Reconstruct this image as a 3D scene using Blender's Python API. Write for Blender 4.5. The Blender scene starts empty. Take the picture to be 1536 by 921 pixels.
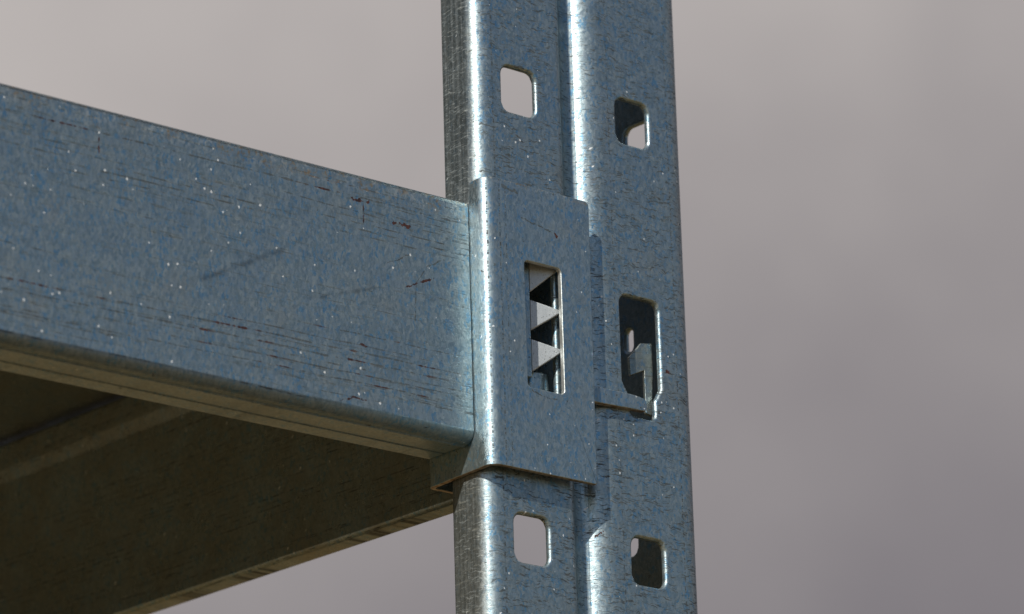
import bpy, bmesh, math, random
from mathutils import Vector, Matrix

random.seed(4)
scene = bpy.context.scene
S = 0.00016                      # metres per modelling unit (one unit is 0.16 mm)
HOME = Vector((0.0, 0.0, 0.0))   # joint of beam and upright; ground lies GROUND units below
GROUND = -9500.0

# ------------------------------------------------------------------ camera
a, p, r = (math.radians(v) for v in (41.518, 17.890, 1.685))
FPX = 6446.0
ca, sa, cp, sp, cr, sr = math.cos(a), math.sin(a), math.cos(p), math.sin(p), math.cos(r), math.sin(r)
Mh = Matrix(((ca, -sa, 0), (0, 0, -1), (sa, ca, 0)))
Pm = Matrix(((1, 0, 0), (0, cp, sp), (0, -sp, cp)))
Qm = Matrix(((cr, sr, 0), (-sr, cr, 0), (0, 0, 1)))
M = Qm @ Pm @ Mh                 # rows: right, down, forward
CAM = -(M.transposed() @ (Vector(((790 - 768) / FPX, (460 - 460.5) / FPX, 1.0)) * FPX))
cam_data = bpy.data.cameras.new('camera')
cam = bpy.data.objects.new('camera', cam_data)
scene.collection.objects.link(cam)
right, down, fwd = Vector(M[0]), Vector(M[1]), Vector(M[2])
rot = Matrix((right, -down, -fwd)).transposed()
cam.matrix_world = Matrix.Translation(CAM * S) @ rot.to_4x4()
cam_data.sensor_width = 36.0
cam_data.lens = FPX * 36.0 / 1536.0
cam_data.clip_start = 0.02
cam_data.clip_end = 2000.0
cam_data.dof.use_dof = True
cam_data.dof.focus_distance = FPX * S
cam_data.dof.aperture_fstop = 24.0
scene.camera = cam

# ------------------------------------------------------------------ sky and sun
SUN_TRAVEL = Vector((1.92, 1.0, -1.62)).normalized()
to_sun = -SUN_TRAVEL
sun_el = math.asin(to_sun.z)
sun_az = math.atan2(to_sun.x, to_sun.y)

world = bpy.data.worlds.new('World')
scene.world = world
world.use_nodes = True
wt = world.node_tree
wt.nodes.clear()


class NT:
    """small helper to write node trees as expressions"""
    def __init__(self, tree):
        self.t = tree

    def node(self, kind, **props):
        n = self.t.nodes.new(kind)
        for k, v in props.items():
            setattr(n, k, v)
        return n

    def put(self, sock, v):
        if isinstance(v, bpy.types.NodeSocket):
            self.t.links.new(v, sock)
        elif v is not None:
            sock.default_value = v

    def m(self, op, x, y=None, z=None, clamp=False):
        n = self.node('ShaderNodeMath', operation=op, use_clamp=clamp)
        for i, v in enumerate((x, y, z)):
            if v is not None:
                self.put(n.inputs[i], v)
        return n.outputs[0]

    def vm(self, op, x, y=None):
        n = self.node('ShaderNodeVectorMath', operation=op)
        self.put(n.inputs[0], x)
        if y is not None:
            self.put(n.inputs[1], y)
        return n.outputs['Value'] if op in ('DOT_PRODUCT', 'LENGTH', 'DISTANCE') else n.outputs['Vector']

    def noise(self, vec, scale=1.0, detail=2.0, rough=0.5, dist=0.0):
        n = self.node('ShaderNodeTexNoise')
        self.put(n.inputs['Vector'], vec)
        self.put(n.inputs['Scale'], scale)
        self.put(n.inputs['Detail'], detail)
        self.put(n.inputs['Roughness'], rough)
        self.put(n.inputs['Distortion'], dist)
        return n.outputs['Fac']

    def voro(self, vec, scale=1.0, feature='F1', rnd=1.0):
        n = self.node('ShaderNodeTexVoronoi', feature=feature)
        self.put(n.inputs['Vector'], vec)
        self.put(n.inputs['Scale'], scale)
        self.put(n.inputs['Randomness'], rnd)
        return n

    def step(self, x, lo, hi):
        n = self.node('ShaderNodeMapRange', interpolation_type='SMOOTHSTEP')
        for i, v in enumerate((x, lo, hi, 0.0, 1.0)):
            self.put(n.inputs[i], v)
        return n.outputs[0]

    def lerp(self, x, lo, hi):
        n = self.node('ShaderNodeMapRange')
        for i, v in enumerate((x, 0.0, 1.0, lo, hi)):
            self.put(n.inputs[i], v)
        return n.outputs[0]

    def mix(self, f, c1, c2):
        n = self.node('ShaderNodeMix', data_type='RGBA')
        self.put(n.inputs[0], f)
        for i, c in ((6, c1), (7, c2)):
            if not isinstance(c, bpy.types.NodeSocket):
                c = (c[0], c[1], c[2], 1.0)
            self.put(n.inputs[i], c)
        return n.outputs[2]


w = NT(wt)
tc = w.node('ShaderNodeTexCoord')
dirv = w.vm('NORMALIZE', tc.outputs['Generated'])
sky = w.node('ShaderNodeTexSky', sky_type='NISHITA')
sky.sun_disc = False
sky.sun_elevation = sun_el
sky.sun_rotation = sun_az
sky.air_density = 1.0
sky.dust_density = 0.6
sky.ozone_density = 1.6
skyc = w.vm('MULTIPLY', sky.outputs[0], (0.064, 0.066, 0.069))
# broken cloud: a grey bank in front of the lens, opening to blue sky behind
bank = w.vm('DOT_PRODUCT', dirv, (0.63, 0.71, 0.31))
cn = w.noise(dirv, 2.2, 5.0, 0.55)
cover = w.step(w.m('ADD', bank, w.m('MULTIPLY', w.m('SUBTRACT', cn, 0.5), 1.3)), 0.25, 0.62)
lift = w.vm('DOT_PRODUCT', dirv, tuple(-right * 0.48 - down * 0.86))
cn2 = w.noise(dirv, 9.0, 4.0, 0.5)
t = w.m('ADD', w.m('MULTIPLY', lift, 3.9), w.m('MULTIPLY', w.m('SUBTRACT', cn2, 0.5), 0.7))
t = w.step(w.m('ADD', t, 0.5), -0.15, 1.15)
cloud = w.mix(t, (0.195, 0.180, 0.198), (0.515, 0.478, 0.462))
skymix = w.mix(cover, skyc, cloud)
bg = w.node('ShaderNodeBackground')
w.put(bg.inputs['Color'], skymix)
bg.inputs['Strength'].default_value = 1.0
wo = w.node('ShaderNodeOutputWorld')
wt.links.new(bg.outputs[0], wo.inputs['Surface'])

sd = bpy.data.lights.new('sun', 'SUN')
sd.energy = 5.0
sd.angle = math.radians(0.53)
sd.color = (1.0, 0.955, 0.88)
sun = bpy.data.objects.new('sun', sd)
scene.collection.objects.link(sun)
sun.rotation_euler = SUN_TRAVEL.to_track_quat('-Z', 'Y').to_euler()

vs = scene.view_settings
scene.display_settings.display_device = 'sRGB'
vs.view_transform = 'Standard'
vs.look = 'None'
vs.exposure = 0.0
vs.gamma = 1.0
vs.use_curve_mapping = False
scene.cycles.max_bounces = 10
scene.cycles.glossy_bounces = 6
scene.cycles.sample_clamp_indirect = 12.0
scene.cycles.blur_glossy = 0.3


# ------------------------------------------------------------------ materials
def new_mat(name):
    m = bpy.data.materials.new(name)
    m.use_nodes = True
    m.node_tree.nodes.clear()
    n = NT(m.node_tree)
    out = n.node('ShaderNodeOutputMaterial')
    b = n.node('ShaderNodeBsdfPrincipled')
    m.node_tree.links.new(b.outputs[0], out.inputs['Surface'])
    return m, n, b


def galvanised(name, seed, dash=(0.055, 0.055, 0.42), dash_amt=0.60, fleck=(0.26, 0.26, 0.16),
               lines=None, roll_marks=(), tone=0.80, rust=0.3, rough=0.28,
               dotted=(), scratches=(), edge_wear=None, specks=0.09, stretched=None, grime=0.0):
    """weathered hot-dip zinc: spangle flecks, rolling dashes, rust pits, white bloom"""
    m, n, b = new_mat(name)
    c = n.node('ShaderNodeTexCoord')
    P = n.vm('SCALE', c.outputs['Object'])
    P.node.inputs['Scale'].default_value = 1.0 / S
    P = n.vm('ADD', P, (seed * 131.0, seed * 57.0, seed * 211.0))
    warp = n.node('ShaderNodeTexNoise')
    n.put(warp.inputs['Vector'], P)
    warp.inputs['Scale'].default_value = 0.05
    warp.inputs['Detail'].default_value = 2.0
    Pw = n.vm('ADD', P, n.vm('SCALE', n.vm('SUBTRACT', warp.outputs['Color'], (0.5, 0.5, 0.5))))
    Pw.node.inputs[0].links[0].from_node  # keep order
    sc = Pw.node.inputs[1].links[0].from_node
    sc.inputs['Scale'].default_value = 14.0
    big = n.noise(P, 0.012, 3.0, 0.6)
    mid = n.noise(P, 0.05, 3.0, 0.6)
    # spangle flecks
    v = n.voro(n.vm('MULTIPLY', Pw, fleck), 1.0)
    rnd = n.node('ShaderNodeSeparateColor')
    n.put(rnd.inputs[0], v.outputs['Color'])
    r1, r2, r3 = rnd.outputs
    v2 = n.voro(n.vm('MULTIPLY', Pw, tuple(f * 2.7 for f in fleck)), 1.0)
    rnd2 = n.node('ShaderNodeSeparateColor')
    n.put(rnd2.inputs[0], v2.outputs['Color'])
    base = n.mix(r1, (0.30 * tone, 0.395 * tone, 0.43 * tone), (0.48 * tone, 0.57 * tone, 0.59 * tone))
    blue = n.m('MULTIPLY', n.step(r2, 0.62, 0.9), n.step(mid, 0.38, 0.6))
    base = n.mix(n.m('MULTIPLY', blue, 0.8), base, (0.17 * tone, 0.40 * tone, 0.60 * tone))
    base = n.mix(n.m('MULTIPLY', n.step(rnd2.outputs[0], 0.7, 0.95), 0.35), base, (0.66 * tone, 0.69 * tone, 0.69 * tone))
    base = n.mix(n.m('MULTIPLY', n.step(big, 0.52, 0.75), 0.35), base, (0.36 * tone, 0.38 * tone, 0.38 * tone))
    if grime:                                           # brown dust and rust bloom on the sheltered shelf members
        base = n.mix(n.m('MULTIPLY', n.step(n.noise(P, 0.008, 4.0, 0.65), 0.30, 0.68), grime), base, (0.22, 0.17, 0.075))
    # rolling dashes
    dn = n.noise(n.vm('MULTIPLY', Pw, dash), 1.0, 2.0, 0.5)
    patch = n.noise(P, 0.02, 2.0, 0.5)
    dmask = n.m('MULTIPLY', n.step(dn, dash_amt, dash_amt + 0.06), n.step(patch, 0.30, 0.48))
    if lines:
        drift = n.m('MULTIPLY', n.noise(n.vm('MULTIPLY', P, tuple(0.003 * v for v in lines)), 1.0, 1.0), 9.0)
        sz = n.node('ShaderNodeSeparateXYZ')
        n.put(sz.inputs[0], P)
        cz = n.node('ShaderNodeCombineXYZ')
        n.put(cz.inputs['Z'], n.m('MULTIPLY', n.m('ADD', sz.outputs['Z'], drift), 0.11))
        ln = n.noise(cz.outputs[0], 1.0, 1.5, 0.5)
        lmk = n.m('SUBTRACT', 1.0, n.step(n.m('ABSOLUTE', n.m('SUBTRACT', ln, 0.55)), 0.012, 0.035))
        brk = n.noise(n.vm('MULTIPLY', P, tuple(0.035 * v if i < 2 else 0.17 for i, v in enumerate(lines))), 1.0, 3.0, 0.65)
        sel = n.noise(n.vm('MULTIPLY', P, tuple(0.0022 * v if i < 2 else 0.022 for i, v in enumerate(lines))), 1.0, 2.0, 0.6)
        lm = n.m('MULTIPLY', lmk, n.m('MULTIPLY', n.step(brk, 0.44, 0.60), n.step(sel, 0.40, 0.56)))
        dmask = n.m('MAXIMUM', dmask, lm)
    sep = n.node('ShaderNodeSeparateXYZ')
    n.put(sep.inputs[0], n.vm('SUBTRACT', P, (seed * 131.0, seed * 57.0, seed * 211.0)))
    c2 = n.node('ShaderNodeCombineXYZ')
    n.put(c2.inputs['X'], n.m('MULTIPLY_ADD', sep.outputs['Y'], 0.7, n.m('ADD', sep.outputs['X'], 8000.0 + 77.0 * seed)))
    n.put(c2.inputs['Z'], n.m('ADD', sep.outputs['Y'], n.m('ADD', sep.outputs['Z'], 9000.0)))
    P2 = c2.outputs[0]
    for x0, wd in roll_marks:        # broken die lines left by the roll former beside a bend
        wob = n.m('MULTIPLY', n.m('SUBTRACT', n.noise(n.vm('MULTIPLY', P, (0, 0, 0.02)), 1.0, 2.0), 0.5), 5.0)
        dx = n.m('ABSOLUTE', n.m('SUBTRACT', n.m('ADD', sep.outputs['X'], wob), x0))
        bk = n.noise(n.vm('MULTIPLY', P, (0, 0, 0.13)), 1.0, 3.0, 0.6)
        dmask = n.m('MAXIMUM', dmask, n.m('MULTIPLY', n.m('LESS_THAN', dx, wd), n.step(bk, 0.47, 0.56)))
    # dotted die lines (z0, slope, half width, first and last x) and single scratches (x0, z0, x1, z1, half width)
    red = None
    if dotted:
        wob = n.m('MULTIPLY', n.m('SUBTRACT', n.noise(n.vm('MULTIPLY', P, (0.006, 0, 0)), 1.0, 2.0), 0.5), 7.0)
        hotn = n.step(n.noise(n.vm('MULTIPLY', P, (0.011, 0, 0.02)), 1.0, 1.0), 0.54, 0.62)
    if scratches:
        sc_wob = n.m('MULTIPLY_ADD', n.m('SUBTRACT', mid, 0.5), 9.0, sep.outputs['Z'])
        sc_brk = n.step(n.noise(P, 0.11, 2.0, 0.7), 0.36, 0.66)
    for z0, sl, hw, xa, xb in dotted:
        zl = n.m('MULTIPLY_ADD', sep.outputs['X'], sl, z0 - sl * (xa + xb) * 0.5)
        dz = n.m('ABSOLUTE', n.m('SUBTRACT', n.m('ADD', sep.outputs['Z'], wob), zl))
        off = n.vm('ADD', n.vm('MULTIPLY', P, (0.06, 0, 0)), (0, z0 * 1.37 + 0.4, 0.5))
        bk = n.noise(off, 1.0, 2.0, 0.7)
        span = n.m('MULTIPLY', n.step(sep.outputs['X'], xa - 40, xa + 60), n.m('SUBTRACT', 1.0, n.step(sep.outputs['X'], xb - 60, xb + 20)))
        thick = n.m('MULTIPLY', n.step(bk, 0.38, 0.66), hw)
        dm = n.m('MULTIPLY', n.m('LESS_THAN', dz, thick), span)
        hot = n.m('MULTIPLY', dm, hotn)
        red = hot if red is None else n.m('MAXIMUM', red, hot)
        dmask = n.m('MAXIMUM', dmask, n.m('MULTIPLY', dm, 0.9))
    smear = None
    for x0, z0, x1, z1, hw, isred in scratches:
        dx_, dz_ = x1 - x0, z1 - z0
        L2 = dx_ * dx_ + dz_ * dz_
        px = n.m('SUBTRACT', sep.outputs['X'], x0)
        pz = n.m('SUBTRACT', sc_wob, z0)
        tt = n.m('MULTIPLY', n.m('MULTIPLY_ADD', px, dx_, n.m('MULTIPLY', pz, dz_)), 1.0 / L2, clamp=True)
        ex = n.m('SUBTRACT', px, n.m('MULTIPLY', tt, dx_))
        ez = n.m('SUBTRACT', pz, n.m('MULTIPLY', tt, dz_))
        dd = n.m('SQRT', n.m('ADD', n.m('MULTIPLY', ex, ex), n.m('MULTIPLY', ez, ez)))
        if isred < 0:                                   # dull rub mark
            sm = n.m('MULTIPLY', n.m('SUBTRACT', 1.0, n.step(dd, 0.0, hw)), n.step(mid, 0.30, 0.60))
            smear = sm if smear is None else n.m('MAXIMUM', smear, sm)
            continue
        wd = n.m('MULTIPLY', sc_brk, hw)
        sm = n.m('LESS_THAN', dd, wd)
        dmask = n.m('MAXIMUM', dmask, n.m('MULTIPLY', sm, 0.9))
        if isred:
            red = sm if red is None else n.m('MAXIMUM', red, sm)
    rv = n.voro(n.vm('MULTIPLY', P2, (0.022, 0.0, 0.03)), 1.0)
    rr = n.node('ShaderNodeSeparateColor')
    n.put(rr.inputs[0], rv.outputs['Color'])
    rsize = n.lerp(n.step(rr.outputs[0], 1.0 - 0.45 * rust, 1.0), 0.0, 0.10)
    rj = n.m('ADD', rv.outputs['Distance'], n.m('MULTIPLY', n.m('SUBTRACT', n.noise(P, 0.35, 2.0, 0.6), 0.5), 0.26))
    rmask = n.m('MULTIPLY', n.m('LESS_THAN', rj, rsize), n.m('GREATER_THAN', rsize, 0.01))
    if red is not None:
        rmask = n.m('MAXIMUM', rmask, red)
    # bright zinc bloom specks
    wv = n.voro(n.vm('MULTIPLY', P2, (0.07, 0.0, 0.062)), 1.0)
    wr = n.node('ShaderNodeSeparateColor')
    n.put(wr.inputs[0], wv.outputs['Color'])
    wsize = n.lerp(n.step(wr.outputs[1], 0.70, 1.0), 0.0, specks)
    wmask = n.m('LESS_THAN', n.m('ADD', wv.outputs['Distance'], n.m('MULTIPLY', n.m('SUBTRACT', n.noise(P, 0.45, 2.0, 0.6), 0.5), 0.22)), n.m('MULTIPLY', wsize, n.lerp(n.step(big, 0.36, 0.60), 0.25, 1.15)))
    col = n.mix(n.m('MULTIPLY', dmask, n.lerp(big, 0.5, 0.9)), base, (0.045, 0.045, 0.05))
    col = n.mix(n.m('MULTIPLY', wmask, 0.8), col, (0.80, 0.82, 0.82))
    col = n.mix(rmask, col, n.mix(r3, (0.016, 0.006, 0.006), (0.060, 0.016, 0.011)))
    if stretched is not None:                           # zinc drawn thin and scored by the rolls on the outer bend
        zone = n.step(n.m('MULTIPLY', sep.outputs['X'], -1.0), stretched, stretched + 10.0)
        bands = n.noise(n.vm('MULTIPLY', P, (0.06, 0.12, 0.0012)), 1.0, 3.0, 0.7)
        score = n.step(n.noise(n.vm('MULTIPLY', P, (0.02, 0.03, 0.30)), 1.0, 2.0, 0.6), 0.62, 0.68)
        dull = n.mix(n.step(bands, 0.40, 0.62), (0.15, 0.165, 0.16), (0.33, 0.35, 0.34))
        dull = n.mix(n.m('MULTIPLY', score, 0.8), dull, (0.60, 0.62, 0.58))
        col = n.mix(n.m('MULTIPLY', zone, 0.8), col, dull)
    if smear is not None:
        col = n.mix(n.m('MULTIPLY', smear, 0.55), col, (0.10, 0.12, 0.13))
    if edge_wear is not None:                           # handling wear along the upper edge
        ew = n.m('MULTIPLY', n.step(sep.outputs['Z'], edge_wear[0] - edge_wear[1], edge_wear[0]), n.step(n.noise(P, 0.16, 4.0, 0.7), 0.50, 0.60))
        wc = n.mix(n.step(n.noise(P, 0.03, 2.0), 0.45, 0.6), (0.62, 0.64, 0.60), (0.42, 0.27, 0.12))
        col = n.mix(n.m('MULTIPLY', ew, 0.75), col, wc)
    n.put(b.inputs['Base Color'], col)
    solid = n.m('MAXIMUM', rmask, n.m('MULTIPLY', wmask, 0.75))
    n.put(b.inputs['Metallic'], n.m('SUBTRACT', 0.88, n.m('MULTIPLY', solid, 0.9)))
    ro = n.m('ADD', rough, n.m('MULTIPLY', n.m('SUBTRACT', big, 0.5), 0.25))
    ro = n.m('ADD', ro, n.m('MULTIPLY', n.m('POWER', r3, 1.3), 0.14))
    ro = n.m('ADD', ro, n.m('MULTIPLY', n.m('SUBTRACT', n.noise(P, 0.3, 3.0, 0.7), 0.5), 0.2))
    ro = n.m('ADD', ro, n.m('MULTIPLY', n.m('MAXIMUM', dmask, rmask), 0.3))
    n.put(b.inputs['Roughness'], ro)
    # relief: grain, dash grooves, flecks
    h = n.m('ADD', n.m('MULTIPLY', n.noise(P, 0.22, 3.0, 0.6), 1.0), n.m('MULTIPLY', r1, 0.35))
    h = n.m('ADD', h, n.m('MULTIPLY', n.noise(n.vm('MULTIPLY', Pw, (0.03, 0.03, 0.25)), 1.0, 3.0, 0.6), 1.2))
    h = n.m('SUBTRACT', h, n.m('MULTIPLY', dmask, 1.0))
    bump = n.node('ShaderNodeBump')
    bump.inputs['Strength'].default_value = 0.13
    bump.inputs['Distance'].default_value = 1.3 * S
    n.put(bump.inputs['Height'], h)
    n.put(b.inputs['Normal'], bump.outputs[0])
    return m


def cut_edge(name):
    m, n, b = new_mat(name)
    c = n.node('ShaderNodeTexCoord')
    P = n.vm('SCALE', c.outputs['Object'])
    P.node.inputs['Scale'].default_value = 1.0 / S
    f = n.noise(P, 0.12, 4.0, 0.65)
    sep = n.node('ShaderNodeSeparateXYZ')
    n.put(sep.inputs[0], n.vm('ADD', P, (-3000.0, 60.0, -231.0)))
    # the sheared outline has rusted, the punched window is still bright
    inner = n.m('MULTIPLY', n.m('LESS_THAN', n.m('ABSOLUTE', n.m('ADD', sep.outputs['Z'], 36.0)), 110.0),
                n.m('LESS_THAN', n.m('ABSOLUTE', n.m('SUBTRACT', sep.outputs['X'], 14.0)), 60.0))
    col = n.mix(n.step(f, 0.35, 0.65), (0.20, 0.115, 0.06), (0.46, 0.41, 0.34))
    col = n.mix(inner, col, n.mix(f, (0.5, 0.52, 0.5), (0.68, 0.69, 0.66)))
    n.put(b.inputs['Base Color'], col)
    b.inputs['Metallic'].default_value = 0.8
    b.inputs['Roughness'].default_value = 0.42
    bump = n.node('ShaderNodeBump')
    bump.inputs['Strength'].default_value = 0.4
    bump.inputs['Distance'].default_value = 1.5 * S
    n.put(bump.inputs['Height'], f)
    n.put(b.inputs['Normal'], bump.outputs[0])
    return m


def sheared_steel(name):
    m, n, b = new_mat(name)
    c = n.node('ShaderNodeTexCoord')
    P = n.vm('SCALE', c.outputs['Object'])
    P.node.inputs['Scale'].default_value = 1.0 / S
    f = n.noise(P, 0.25, 4.0, 0.6)
    pit = n.step(n.noise(P, 0.4, 2.0, 0.6), 0.62, 0.70)
    col = n.mix(f, (0.40, 0.43, 0.44), (0.62, 0.65, 0.66))
    col = n.mix(n.m('MULTIPLY', pit, 0.85), col, (0.16, 0.17, 0.16))
    n.put(b.inputs['Base Color'], col)
    b.inputs['Metallic'].default_value = 0.4
    b.inputs['Roughness'].default_value = 0.42
    bump = n.node('ShaderNodeBump')
    bump.inputs['Strength'].default_value = 0.3
    bump.inputs['Distance'].default_value = 1.0 * S
    n.put(bump.inputs['Height'], f)
    n.put(b.inputs['Normal'], bump.outputs[0])
    return m


def soil(name, dark, light):
    m, n, b = new_mat(name)
    c = n.node('ShaderNodeTexCoord')
    f = n.noise(c.outputs['Object'], 0.6, 6.0, 0.6)
    g = n.noise(c.outputs['Object'], 14.0, 4.0, 0.6)
    col = n.mix(f, dark, light)
    col = n.mix(n.m('MULTIPLY', g, 0.4), col, tuple(v * 0.7 for v in dark))
    n.put(b.inputs['Base Color'], col)
    b.inputs['Roughness'].default_value = 0.95
    return m


MAT_UPRIGHT = galvanised('zinc_upright', 1, rough=0.335, stretched=77.0, roll_marks=((-56.0, 1.3), (306.0, 1.2), (181.0, 0.8)), dash=(0.06, 0.06, 0.55), dash_amt=0.575)
MAT_INNER = galvanised('shade_toned_zinc', 6, tone=0.42, dash_amt=0.66, rough=0.38)  # darker zinc for the post's inside, its shade put into the colour
MAT_BEAM = galvanised('zinc_beam', 2, rough=0.37, dash=(0.06, 0.06, 0.3), dash_amt=0.70, fleck=(0.30, 0.30, 0.14),
                      lines=(1, 0, 0), rust=0.32, specks=0.11, edge_wear=(370.0, 30.0),
                      dotted=[(z + 231.0, sl, hw, xa + 3000.0, xb + 3000.0) for z, sl, hw, xa, xb in (
                          (111, 0.004, 2.0, -1400, -90), (90, -0.02, 1.3, -480, -240), (127, 0.0, 1.0, -420, -180), (99, 0.0, 1.3, -240, -100),
                          (-98, 0.012, 1.3, -430, -110), (-132, 0.012, 1.9, -1500, -100), (-147, 0.014, 1.7, -1500, -100),
                          (-161, 0.012, 1.2, -700, -120), (-178, 0.012, 1.4, -1500, -140), (-116, 0.01, 1.2, -600, -180))],
                      scratches=[(x0 + 3000.0, z0 + 231.0, x1 + 3000.0, z1 + 231.0, hw, rd) for x0, z0, x1, z1, hw, rd in (
                          (-600, -70, -455, 2, 7, -1), (-404, -61, -285, -22, 5, -1), (-259, 21, -217, 42, 1.6, 0), (-228, -11, -170, 15, 2.0, 1),
                          (-208, -57, -205, -1, 1.4, 0), (-205, -1, -182, 32, 1.3, 0), (-182, 32, -150, 48, 1.6, 0),
                          (-778, 80, -778, 108, 1.6, 1), (-303, 75, -303, 108, 1.8, 1), (-322, 106, -296, 109, 5.0, 1), (-245, 87, -211, 86, 4.0, 1),
                          (-352, -206, -329, -196, 1.8, 1), (-329, -196, -304, -198, 2.0, 1), (-314, -114, -304, -114.5, 4.5, 1))])
MAT_PLATE = galvanised('zinc_connector', 3, tone=0.84, specks=0.075, rough=0.32, edge_wear=(412.0, 9.0), roll_marks=((2930.0, 1.2), (2942.0, 0.8), (2909.0, 1.0)),
                       scratches=[(2935.0, 403.0, 2965.0, 398.0, 4.0, 0), (2971.0, 361.0, 3040.0, 347.0, 1.6, 0), (3036.0, 352.0, 3044.0, 345.0, 4.0, 1),
                                  (2985.0, 92.0, 3010.0, 84.0, 1.6, 0), (3010.0, 84.0, 3036.0, 86.0, 1.6, 0)],
                        dash=(0.14, 0.14, 0.14), dash_amt=0.68, fleck=(0.30, 0.30, 0.14), rust=0.3)
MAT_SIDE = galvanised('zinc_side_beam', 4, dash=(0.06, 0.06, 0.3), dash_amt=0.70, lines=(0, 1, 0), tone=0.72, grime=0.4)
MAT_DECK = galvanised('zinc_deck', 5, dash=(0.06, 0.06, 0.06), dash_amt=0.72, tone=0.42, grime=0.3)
MAT_EDGE = cut_edge('rusty_cut_edge')
MAT_TOOTH = sheared_steel('sheared_steel')
MAT_SOIL = soil('dry_soil', (0.125, 0.078, 0.024), (0.22, 0.145, 0.052))
MAT_ADDED_HILL = soil('added_dark_slope', (0.016, 0.020, 0.008), (0.045, 0.045, 0.02))


# ------------------------------------------------------------------ mesh helpers
def thing(name, label, cat, loc=(0, 0, 0)):
    o = bpy.data.objects.new(name, None)
    scene.collection.objects.link(o)
    o.location = Vector(loc) * S
    o.empty_display_size = 0.02
    o['label'] = label
    o['category'] = cat
    o['kind'] = 'thing'
    return o


def link(name, bm, mats, parent=None, origin=(0, 0, 0), bevel=0.0, solid=0.0, rim=0, angle=35, segs=2):
    """bm in modelling units, world-placed; origin = the thing's base"""
    bmesh.ops.remove_doubles(bm, verts=bm.verts, dist=0.02)
    bmesh.ops.translate(bm, verts=bm.verts, vec=-Vector(origin))
    bmesh.ops.scale(bm, verts=bm.verts, vec=(S, S, S))
    for f in bm.faces:
        f.smooth = True
    me = bpy.data.meshes.new(name)
    bm.to_mesh(me)
    bm.free()
    for mt in mats:
        me.materials.append(mt)
    o = bpy.data.objects.new(name, me)
    scene.collection.objects.link(o)
    if parent is not None:
        o.parent = parent
    else:
        o.location = Vector(origin) * S
    if solid:
        md = o.modifiers.new('sheet', 'SOLIDIFY')
        md.thickness = solid * S
        md.offset = -1.0
        md.use_even_offset = True
        md.use_quality_normals = True
        md.material_offset_rim = rim
    if bevel:
        md = o.modifiers.new('rounded_edges', 'BEVEL')
        md.width = bevel * S
        md.segments = segs
        md.limit_method = 'ANGLE'
        md.angle_limit = math.radians(angle)
        md.use_clamp_overlap = False
    md = o.modifiers.new('normals', 'WEIGHTED_NORMAL')
    md.keep_sharp = True
    md.weight = 60
    return o


def arc(cx, cy, R, a0, a1, n):
    return [(cx + R * math.cos(math.radians(a0 + (a1 - a0) * i / n)),
             cy + R * math.sin(math.radians(a0 + (a1 - a0) * i / n))) for i in range(n + 1)]


def rrect(x0, x1, z0, z1, rad, n=5):
    """rounded rectangle, four quarter lists starting at top-left going clockwise (x right, z up)"""
    pts = []
    pts.append(arc(x0 + rad, z1 - rad, rad, 180, 90, n))
    pts.append(arc(x1 - rad, z1 - rad, rad, 90, 0, n))
    pts.append(arc(x1 - rad, z0 + rad, rad, 0, -90, n))
    pts.append(arc(x0 + rad, z0 + rad, rad, -90, -180, n))
    return pts


def keyhole(xc, z0, z1, zs, w1, w2, rad, n=5):
    """wide opening above zs, narrow throat below, still as four corner lists"""
    h1, h2 = w1 / 2, w2 / 2
    tl = arc(xc - h1 + rad, z1 - rad, rad, 180, 90, n)
    tr = arc(xc + h1 - rad, z1 - rad, rad, 90, 0, n)
    br = [(xc + h1, zs + 6), (xc + h1 - 3, zs), (xc + h2 + 3, zs - 12), (xc + h2, zs - 16)] + arc(xc + h2 - rad * .7, z0 + rad * .7, rad * .7, 0, -90, n)
    bl = arc(xc - h2 + rad * .7, z0 + rad * .7, rad * .7, -90, -180, n) + [(xc - h2, zs - 16), (xc - h2 - 3, zs - 12), (xc - h1 + 3, zs), (xc - h1, zs + 6)]
    return [tl, tr, br, bl]


def ring_cell(bm, corners, hole, place):
    """corners: four lists (TL, TR, BR, BL) of outline points; hole: four corner lists. place(x,z)->Vector"""
    for i in range(4):
        j = (i + 1) % 4
        ci, cj = corners[i], corners[j]
        hi, hj = hole[i], hole[j]
        mi, mj = len(ci) // 2, len(cj) // 2
        ni, nj = len(hi) // 2, len(hj) // 2
        loop = list(ci[mi:]) + list(cj[:mj + 1]) + list(reversed(list(hi[ni:]) + list(hj[:nj + 1])))
        clean = []
        for q in loop:
            if not clean or (abs(q[0] - clean[-1][0]) + abs(q[1] - clean[-1][1])) > 1e-4:
                clean.append(q)
        bm.faces.new([bm.verts.new(place(*q)) for q in clean])


def extrude_loop(bm, loop, start, end, ax):
    """closed profile loop swept from start to end (functions of the profile point or numbers) along axis ax"""
    def at(q, v):
        v = v(q) if callable(v) else v
        return Vector((v, q[0], q[1])) if ax == 'X' else Vector((q[0], v, q[1]))
    A = [bm.verts.new(at(q, start)) for q in loop]
    B = [bm.verts.new(at(q, end)) for q in loop]
    k = len(loop)
    for i in range(k):
        j = (i + 1) % k
        bm.faces.new((A[i], A[j], B[j], B[i]))
    bm.faces.new(A)
    bm.faces.new(list(reversed(B)))
    bmesh.ops.recalc_face_normals(bm, faces=bm.faces)


# ------------------------------------------------------------------ ground
bm = bmesh.new()
g = 200.0 / S
bm.faces.new([bm.verts.new(v) for v in ((-g, -g, GROUND), (g, -g, GROUND), (g, g, GROUND), (-g, g, GROUND))])
ground = link('ground', bm, [MAT_SOIL], origin=(0, 0, GROUND))
ground['kind'] = 'structure'

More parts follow.
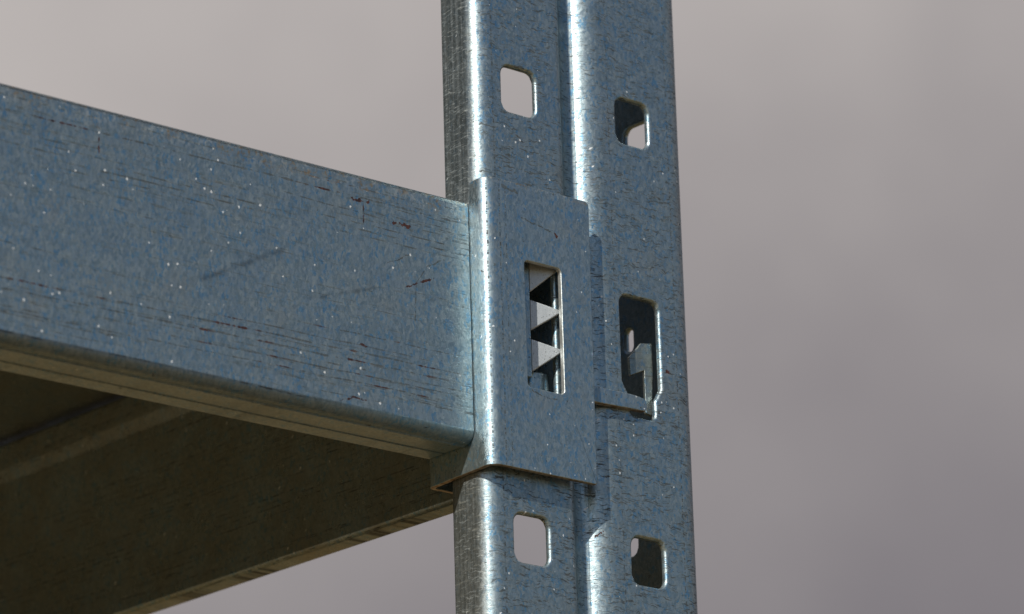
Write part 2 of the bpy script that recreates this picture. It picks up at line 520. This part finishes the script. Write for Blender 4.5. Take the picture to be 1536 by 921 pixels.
# unseen wooded slope added left of the lens to darken the zinc's left-hand reflections
bm = bmesh.new()
az0 = math.atan2(fwd.y, fwd.x)
NA, NR = 64, 9
grid = []
for i in range(NA + 1):
    u = i / NA
    az = az0 + math.radians(32 + 92 * u)
    hgt = 34.0 * (math.sin(math.pi * u) ** 0.45) * (1.0 + 0.10 * math.sin(9 * u) + 0.06 * math.sin(31 * u + 1))
    col = []
    for j in range(NR + 1):
        q = j / NR
        d = 26.0 + 24.0 * q + random.uniform(-1, 1)
        z = hgt * (math.sin(0.5 * math.pi * q) ** 1.2) + random.uniform(-0.5, 0.5) * (q > 0.15)
        col.append(bm.verts.new((d * math.cos(az) / S, d * math.sin(az) / S, GROUND + (z - 0.3) / S)))
    grid.append(col)
for i in range(NA):
    for j in range(NR):
        bm.faces.new((grid[i][j], grid[i][j + 1], grid[i + 1][j + 1], grid[i + 1][j]))
added_hill = link('added_hill', bm, [MAT_ADDED_HILL], origin=(0, 0, GROUND))
added_hill['kind'] = 'structure'

# ------------------------------------------------------------------ upright: one roll-formed perforated post
PITCH, ROW0, TOP = 353.0, -7.0, 1900.0
rows = []
k0 = math.floor((GROUND + 200 - ROW0) / PITCH) + 1
k = k0
while ROW0 + PITCH * k + PITCH / 2 < TOP:
    rows.append(k)
    k += 1
zcuts = [GROUND] + [ROW0 + PITCH * (kk - 0.5) for kk in rows] + [ROW0 + PITCH * (rows[-1] + 0.5), TOP]

left = [(-56, 85), (-78, 85)] + arc(-78.5, 77, 8, 90, 180, 5) + [(-86.5, 70), (-87.3, 67), (-88, 64), (-88, 45)]
bend_a = arc(-58, 30, 30, 180, 270, 14)
bend_g = arc(73, 20, 20, -90, -40, 8) + [(97, 16.2), (102, 20.6), (107, 23.6), (113, 25.4), (121, 26.2)] + arc(171, 50, 50, 209, 270, 14)
bend_b = arc(308, 48, 48, -90, 0, 14)

bm = bmesh.new()


def strip(bm, pts, zc):
    for (x0, y0), (x1, y1) in zip(pts[:-1], pts[1:]):
        for z0, z1 in zip(zc[:-1], zc[1:]):
            bm.faces.new([bm.verts.new(v) for v in ((x0, y0, z0), (x1, y1, z0), (x1, y1, z1), (x0, y0, z1))])


strip(bm, left + bend_a, zcuts)
strip(bm, bend_g, zcuts)
strip(bm, bend_b, zcuts)


def flat_front(bm, x0, x1, xc):
    pl = lambda x, z: Vector((x, 0.0, z))
    for i in (0, len(zcuts) - 2):
        bm.faces.new([bm.verts.new(pl(*q)) for q in ((x0, zcuts[i]), (x1, zcuts[i]), (x1, zcuts[i + 1]), (x0, zcuts[i + 1]))])
    for kk in rows:
        zc = ROW0 + PITCH * kk
        lo, hi = zc - PITCH / 2, zc + PITCH / 2
        if kk % 2 == 0:
            h = keyhole(xc, zc - 127, zc + 64, zc - 80, 80, 52, 14)
            if kk == 0 and xc < 0:
                h = rrect(-42, 57, zc - 130, zc + 84, 12)
        else:
            h = rrect(xc - 34, xc + 34, zc - 38, zc + 35, 15)
        ring_cell(bm, [[(x0, hi)], [(x1, hi)], [(x1, lo)], [(x0, lo)]], h, pl)


flat_front(bm, -58, 73, -2.0)
flat_front(bm, 171, 308, 232.5)

# side flange of the post, with its own rows of holes
DEPTH = 352.0
side_holes = {0: [(138, 155, 30, 66)], 1: [(74, 140, 324, 400)]}
ps = lambda y, z: Vector((356.0, y, z))
for i in range(len(zcuts) - 1):
    lo, hi = zcuts[i], zcuts[i + 1]
    kk = rows[i - 1] if 0 < i <= len(rows) else None
    y0, y1, yc = 48.0, DEPTH, 180.0
    def quad(u0, u1, l, h):
        bm.faces.new([bm.verts.new(ps(*q)) for q in ((u0, l), (u1, l), (u1, h), (u0, h))])
    if kk is None:
        quad(y0, y1, lo, hi)
        continue
    zc = ROW0 + PITCH * kk
    hl = side_holes.get(kk, [(74, 140, zc - 23, zc + 52)] if kk > 1 else [(145, 212, zc + 60, zc + 135)])
    u0, u1, b0, b1 = hl[0]
    ring_cell(bm, [[(y0, hi)], [(y1, hi)], [(y1, lo)], [(y0, lo)]], rrect(u0, u1, b0, b1, min(14, (u1 - u0) * 0.45)), ps)

bmesh.ops.remove_doubles(bm, verts=bm.verts, dist=0.05)
for f in bm.faces:
    f.normal_update()
bmesh.ops.recalc_face_normals(bm, faces=bm.faces)
ref = min(bm.faces, key=lambda f: (f.calc_center_median() - Vector((0, 0, 300))).length)
if ref.normal.y > 0:
    bmesh.ops.reverse_faces(bm, faces=bm.faces)
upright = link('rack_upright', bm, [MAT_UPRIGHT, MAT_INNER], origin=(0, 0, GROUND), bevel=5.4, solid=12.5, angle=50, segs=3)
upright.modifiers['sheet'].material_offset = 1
upright['label'] = 'tall galvanised steel rack post with two columns of square punched holes'
upright['category'] = 'rack post'

# ------------------------------------------------------------------ front beam with its end connector
FB = (-3000.0, 60.0, -231.0)
front = thing('shelf_beam', 'sunlit blue-grey galvanised box beam with toothed connector hooked on the post', 'beam', FB)

CX, CY, CR = -78.0, -4.0, 20.0     # connector bend


def cope(q):
    y = q[0]
    gap = 2.2
    if y >= CY:
        return CX - CR - gap
    d = (CY - y) / (CR + gap)
    return CX - (CR + gap) * math.sqrt(max(0.0, 1 - d * d))


y0, y1, z0, z1 = 13.0, 120.0, -226.5, 149.5
loop = []
loop += [(y, z) for y, z in arc(y0 + 20, z0 + 20, 20, 180, 270, 9)]
loop += [(34, z0 - 1.8), (38, z0 - 1.8), (42, z0)]                      # rolled ridge under the face
loop += [(80, z0), (80.8, z0 + 2.5), (83.2, z0 + 2.5), (84, z0 - 0.8)]  # folded seam
loop += [(y, z) for y, z in arc(y1 - 5, z0 + 4.2, 5, 270, 360, 4)]
loop += [(y, z) for y, z in arc(y1 - 8, z1 - 8, 8, 0, 90, 4)]
loop += [(y, z) for y, z in arc(y0 + 9, z1 - 9, 9, 90, 180, 6)]
bm = bmesh.new()
extrude_loop(bm, loop, -6200.0, cope, 'X')
link('box_section', bm, [MAT_BEAM], front, FB)

# connector: plate, bend, side and return lip from one bent sheet
bm = bmesh.new()
XR, ZT, ZB = 112.0, 183.0, -265.0
pl = lambda x, z: Vector((x, -24.0, z))
tr = arc(XR - 9, ZT - 9, 9, 90, 0, 6)
br = [(XR - 2.5, ZB + 3), (XR - 3, ZB + 1.5), (XR - 5, ZB)]
ring_cell(bm, [[(CX, ZT)], tr, br, [(CX, ZB)]], rrect(-23, 50, -135, 63, 7), pl)
path = arc(CX, CY, CR, 270, 180, 14) + [(CX - CR, 9), (CX - CR, 14), (CX - CR, 60), (CX - CR, 113)] + arc(CX - CR + 12, 113, 12, 180, 90, 5) + [(CX - CR + 40, 125), (-40, 125)]


def top_z(i, q):
    if q[1] > 10:
        return 145.0
    return ZT - 2.0 * max(0.0, (q[1] + 24.0) / 33.0)


def bot_z(q):
    return ZB - 6.0 * max(0.0, min(1.0, (q[1] + 24.0) / 140.0))


for i in range(len(path) - 1):
    q0, q1 = path[i], path[i + 1]
    t0, t1 = top_z(i, q0), top_z(i + 1, q1)
    if t0 - t1 > 20:
        qm = (q0[0] + (q1[0] - q0[0]) * 0.35, q0[1] + (q1[1] - q0[1]) * 0.35)
        bm.faces.new([bm.verts.new(v) for v in ((q0[0], q0[1], bot_z(q0)), (q0[0], q0[1], t0), (qm[0], qm[1], t0 - 7), (q1[0], q1[1], t1), (q1[0], q1[1], bot_z(q1)))])
    else:
        bm.faces.new([bm.verts.new(v) for v in ((q0[0], q0[1], bot_z(q0)), (q0[0], q0[1], t0), (q1[0], q1[1], t1), (q1[0], q1[1], bot_z(q1)))])
bmesh.ops.remove_doubles(bm, verts=bm.verts, dist=0.05)
bmesh.ops.recalc_face_normals(bm, faces=bm.faces)
ref = min(bm.faces, key=lambda f: (f.calc_center_median() - Vector((0, -24, 150))).length)
if ref.normal.y > 0:
    bmesh.ops.reverse_faces(bm, faces=bm.faces)
plate = link('end_connector', bm, [MAT_PLATE, MAT_EDGE], front, FB, bevel=1.6, solid=8.6, rim=1, angle=50, segs=2)
plate['label'] = 'bent connector plate with rusty cut edges and a tall window'


def prism(bm, poly, nrm):
    """extrude a planar polygon (list of Vectors) by vector nrm"""
    A = [bm.verts.new(v) for v in poly]
    B = [bm.verts.new(Vector(v) + Vector(nrm)) for v in poly]
    k = len(poly)
    for i in range(k):
        j = (i + 1) % k
        bm.faces.new((A[i], A[j], B[j], B[i]))
    bm.faces.new(A)
    bm.faces.new(list(reversed(B)))
    bmesh.ops.recalc_face_normals(bm, faces=bm.faces)


# serrated lock strip seen through the window
tdir = Vector((51, -14.5, 0)).normalized()
tn = Vector((14.5, 51, 0)).normalized() * 15.0
for ztip, ztop, zbot in ((70.0, 80.0, 25.0), (0.0, 14.0, -35.0), (-62.0, -48.0, -100.0)):
    bm = bmesh.new()
    b0 = Vector((9, 2, 0))
    tip = Vector((60, -12.5, 0))
    poly = [b0 + Vector((0, 0, ztop)), b0 + tdir * 18 + Vector((0, 0, ztop - 4)), tip + Vector((0, 0, ztip + 2)), tip + Vector((0.4, -0.4, ztip - 1)), b0 + Vector((0, 0, zbot))]
    prism(bm, poly, tn)
    link('tooth', bm, [MAT_TOOTH], plate, FB, bevel=2.2, segs=2)
bm = bmesh.new()
prism(bm, [Vector((-8, 6, -108)), Vector((9, 2.5, -108)), Vector((9, 2.5, 120)), Vector((-8, 6, 120))], Vector((2.5, 10, 0)))
link('lock_strip', bm, [MAT_PLATE], plate, FB, bevel=1.0)

# spring tab behind the lowest tooth
bm = bmesh.new()
outer = arc(40, 42, 30, 175, 300, 12)
inner = arc(40, 42, 23, 300, 175, 12)
prism(bm, [Vector((x, y, -152)) for x, y in outer + inner], Vector((0, 0, 58)))
link('spring_tab', bm, [MAT_PLATE], plate, FB, bevel=1.0)

# hook that reaches from behind the plate into the keyhole
bm = bmesh.new()
outline = [(88, -104), (205, -104), (226, -105.5)] + [(231.5, -107.5), (234, -111), (234.5, -118), (233, -123.5), (228, -126.5)] + [(190, -128.5), (150, -130), (88, -131)]
def hook_y(x):
    return -11.0 + max(0.0, min(1.0, (x - 195) / 40.0)) * 4.0
front_v = [Vector((x, hook_y(x), z)) for x, z in outline]
prism(bm, front_v, Vector((0, 11.0, 0)))
for f in bm.faces:
    if abs(f.normal.y) < 0.6:
        f.material_index = 1
link('hook', bm, [MAT_PLATE, MAT_EDGE], plate, FB, bevel=2.0)

# folded tongue of the hook inside the keyhole
bm = bmesh.new()
prism(bm, [Vector((x, 24.0 + (273 - x) * 0.35, z)) for x, z in ((240, -26), (259, -2), (277, -1), (277, -48), (273, -118), (263, -114), (263, -46), (241, -56))], Vector((2, 7, 0)))
link('hook_tongue', bm, [MAT_SIDE], plate, FB, bevel=1.2)

# ------------------------------------------------------------------ side beam and deck of the shelf
SB = (82.0, 1300.0, -237.0)
sideb = thing('shelf_side_beam', 'shaded dark galvanised side beam running back from the post under the deck', 'beam', SB)
x0, x1, z0, z1 = 60.0, 104.0, -239.0, 139.0
loop = [(x0, z0 + 8)] + arc(x0 + 8, z0 + 8, 8, 180, 270, 4)[1:] + arc(x1 - 6, z0 + 6, 6, 270, 360, 3) + [(x1, z1)]
loop += arc(x0 - 7 + 9, z1 - 9, 9, 90, 180, 4) + [(x0 - 7, 94), (x0 - 5.8, 88), (x0 - 1.2, 70), (x0, 64)]
bm = bmesh.new()
extrude_loop(bm, loop, 84.0, 2700.0, 'Y')
link('box_section', bm, [MAT_SIDE], sideb, SB)
bm = bmesh.new()
extrude_loop(bm, [(48, -262), (152, -262), (152, 172), (48, 172)], 74.0, 83.0, 'Y')
link('sky_block_plate', bm, [MAT_SIDE], sideb, SB, bevel=1.5)  # added plate that blocks the sky behind the connector window

bm = bmesh.new()
loop = [(96.0, 144.0), (96.0, 156.0), (-6200.0, 156.0), (-6200.0, 144.0)]
extrude_loop(bm, loop, 96.0, 2700.0, 'Y')
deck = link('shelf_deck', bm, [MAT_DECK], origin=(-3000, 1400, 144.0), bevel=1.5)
deck['label'] = 'dark underside of the flat shelf deck resting on the side beam'
deck['category'] = 'shelf deck'
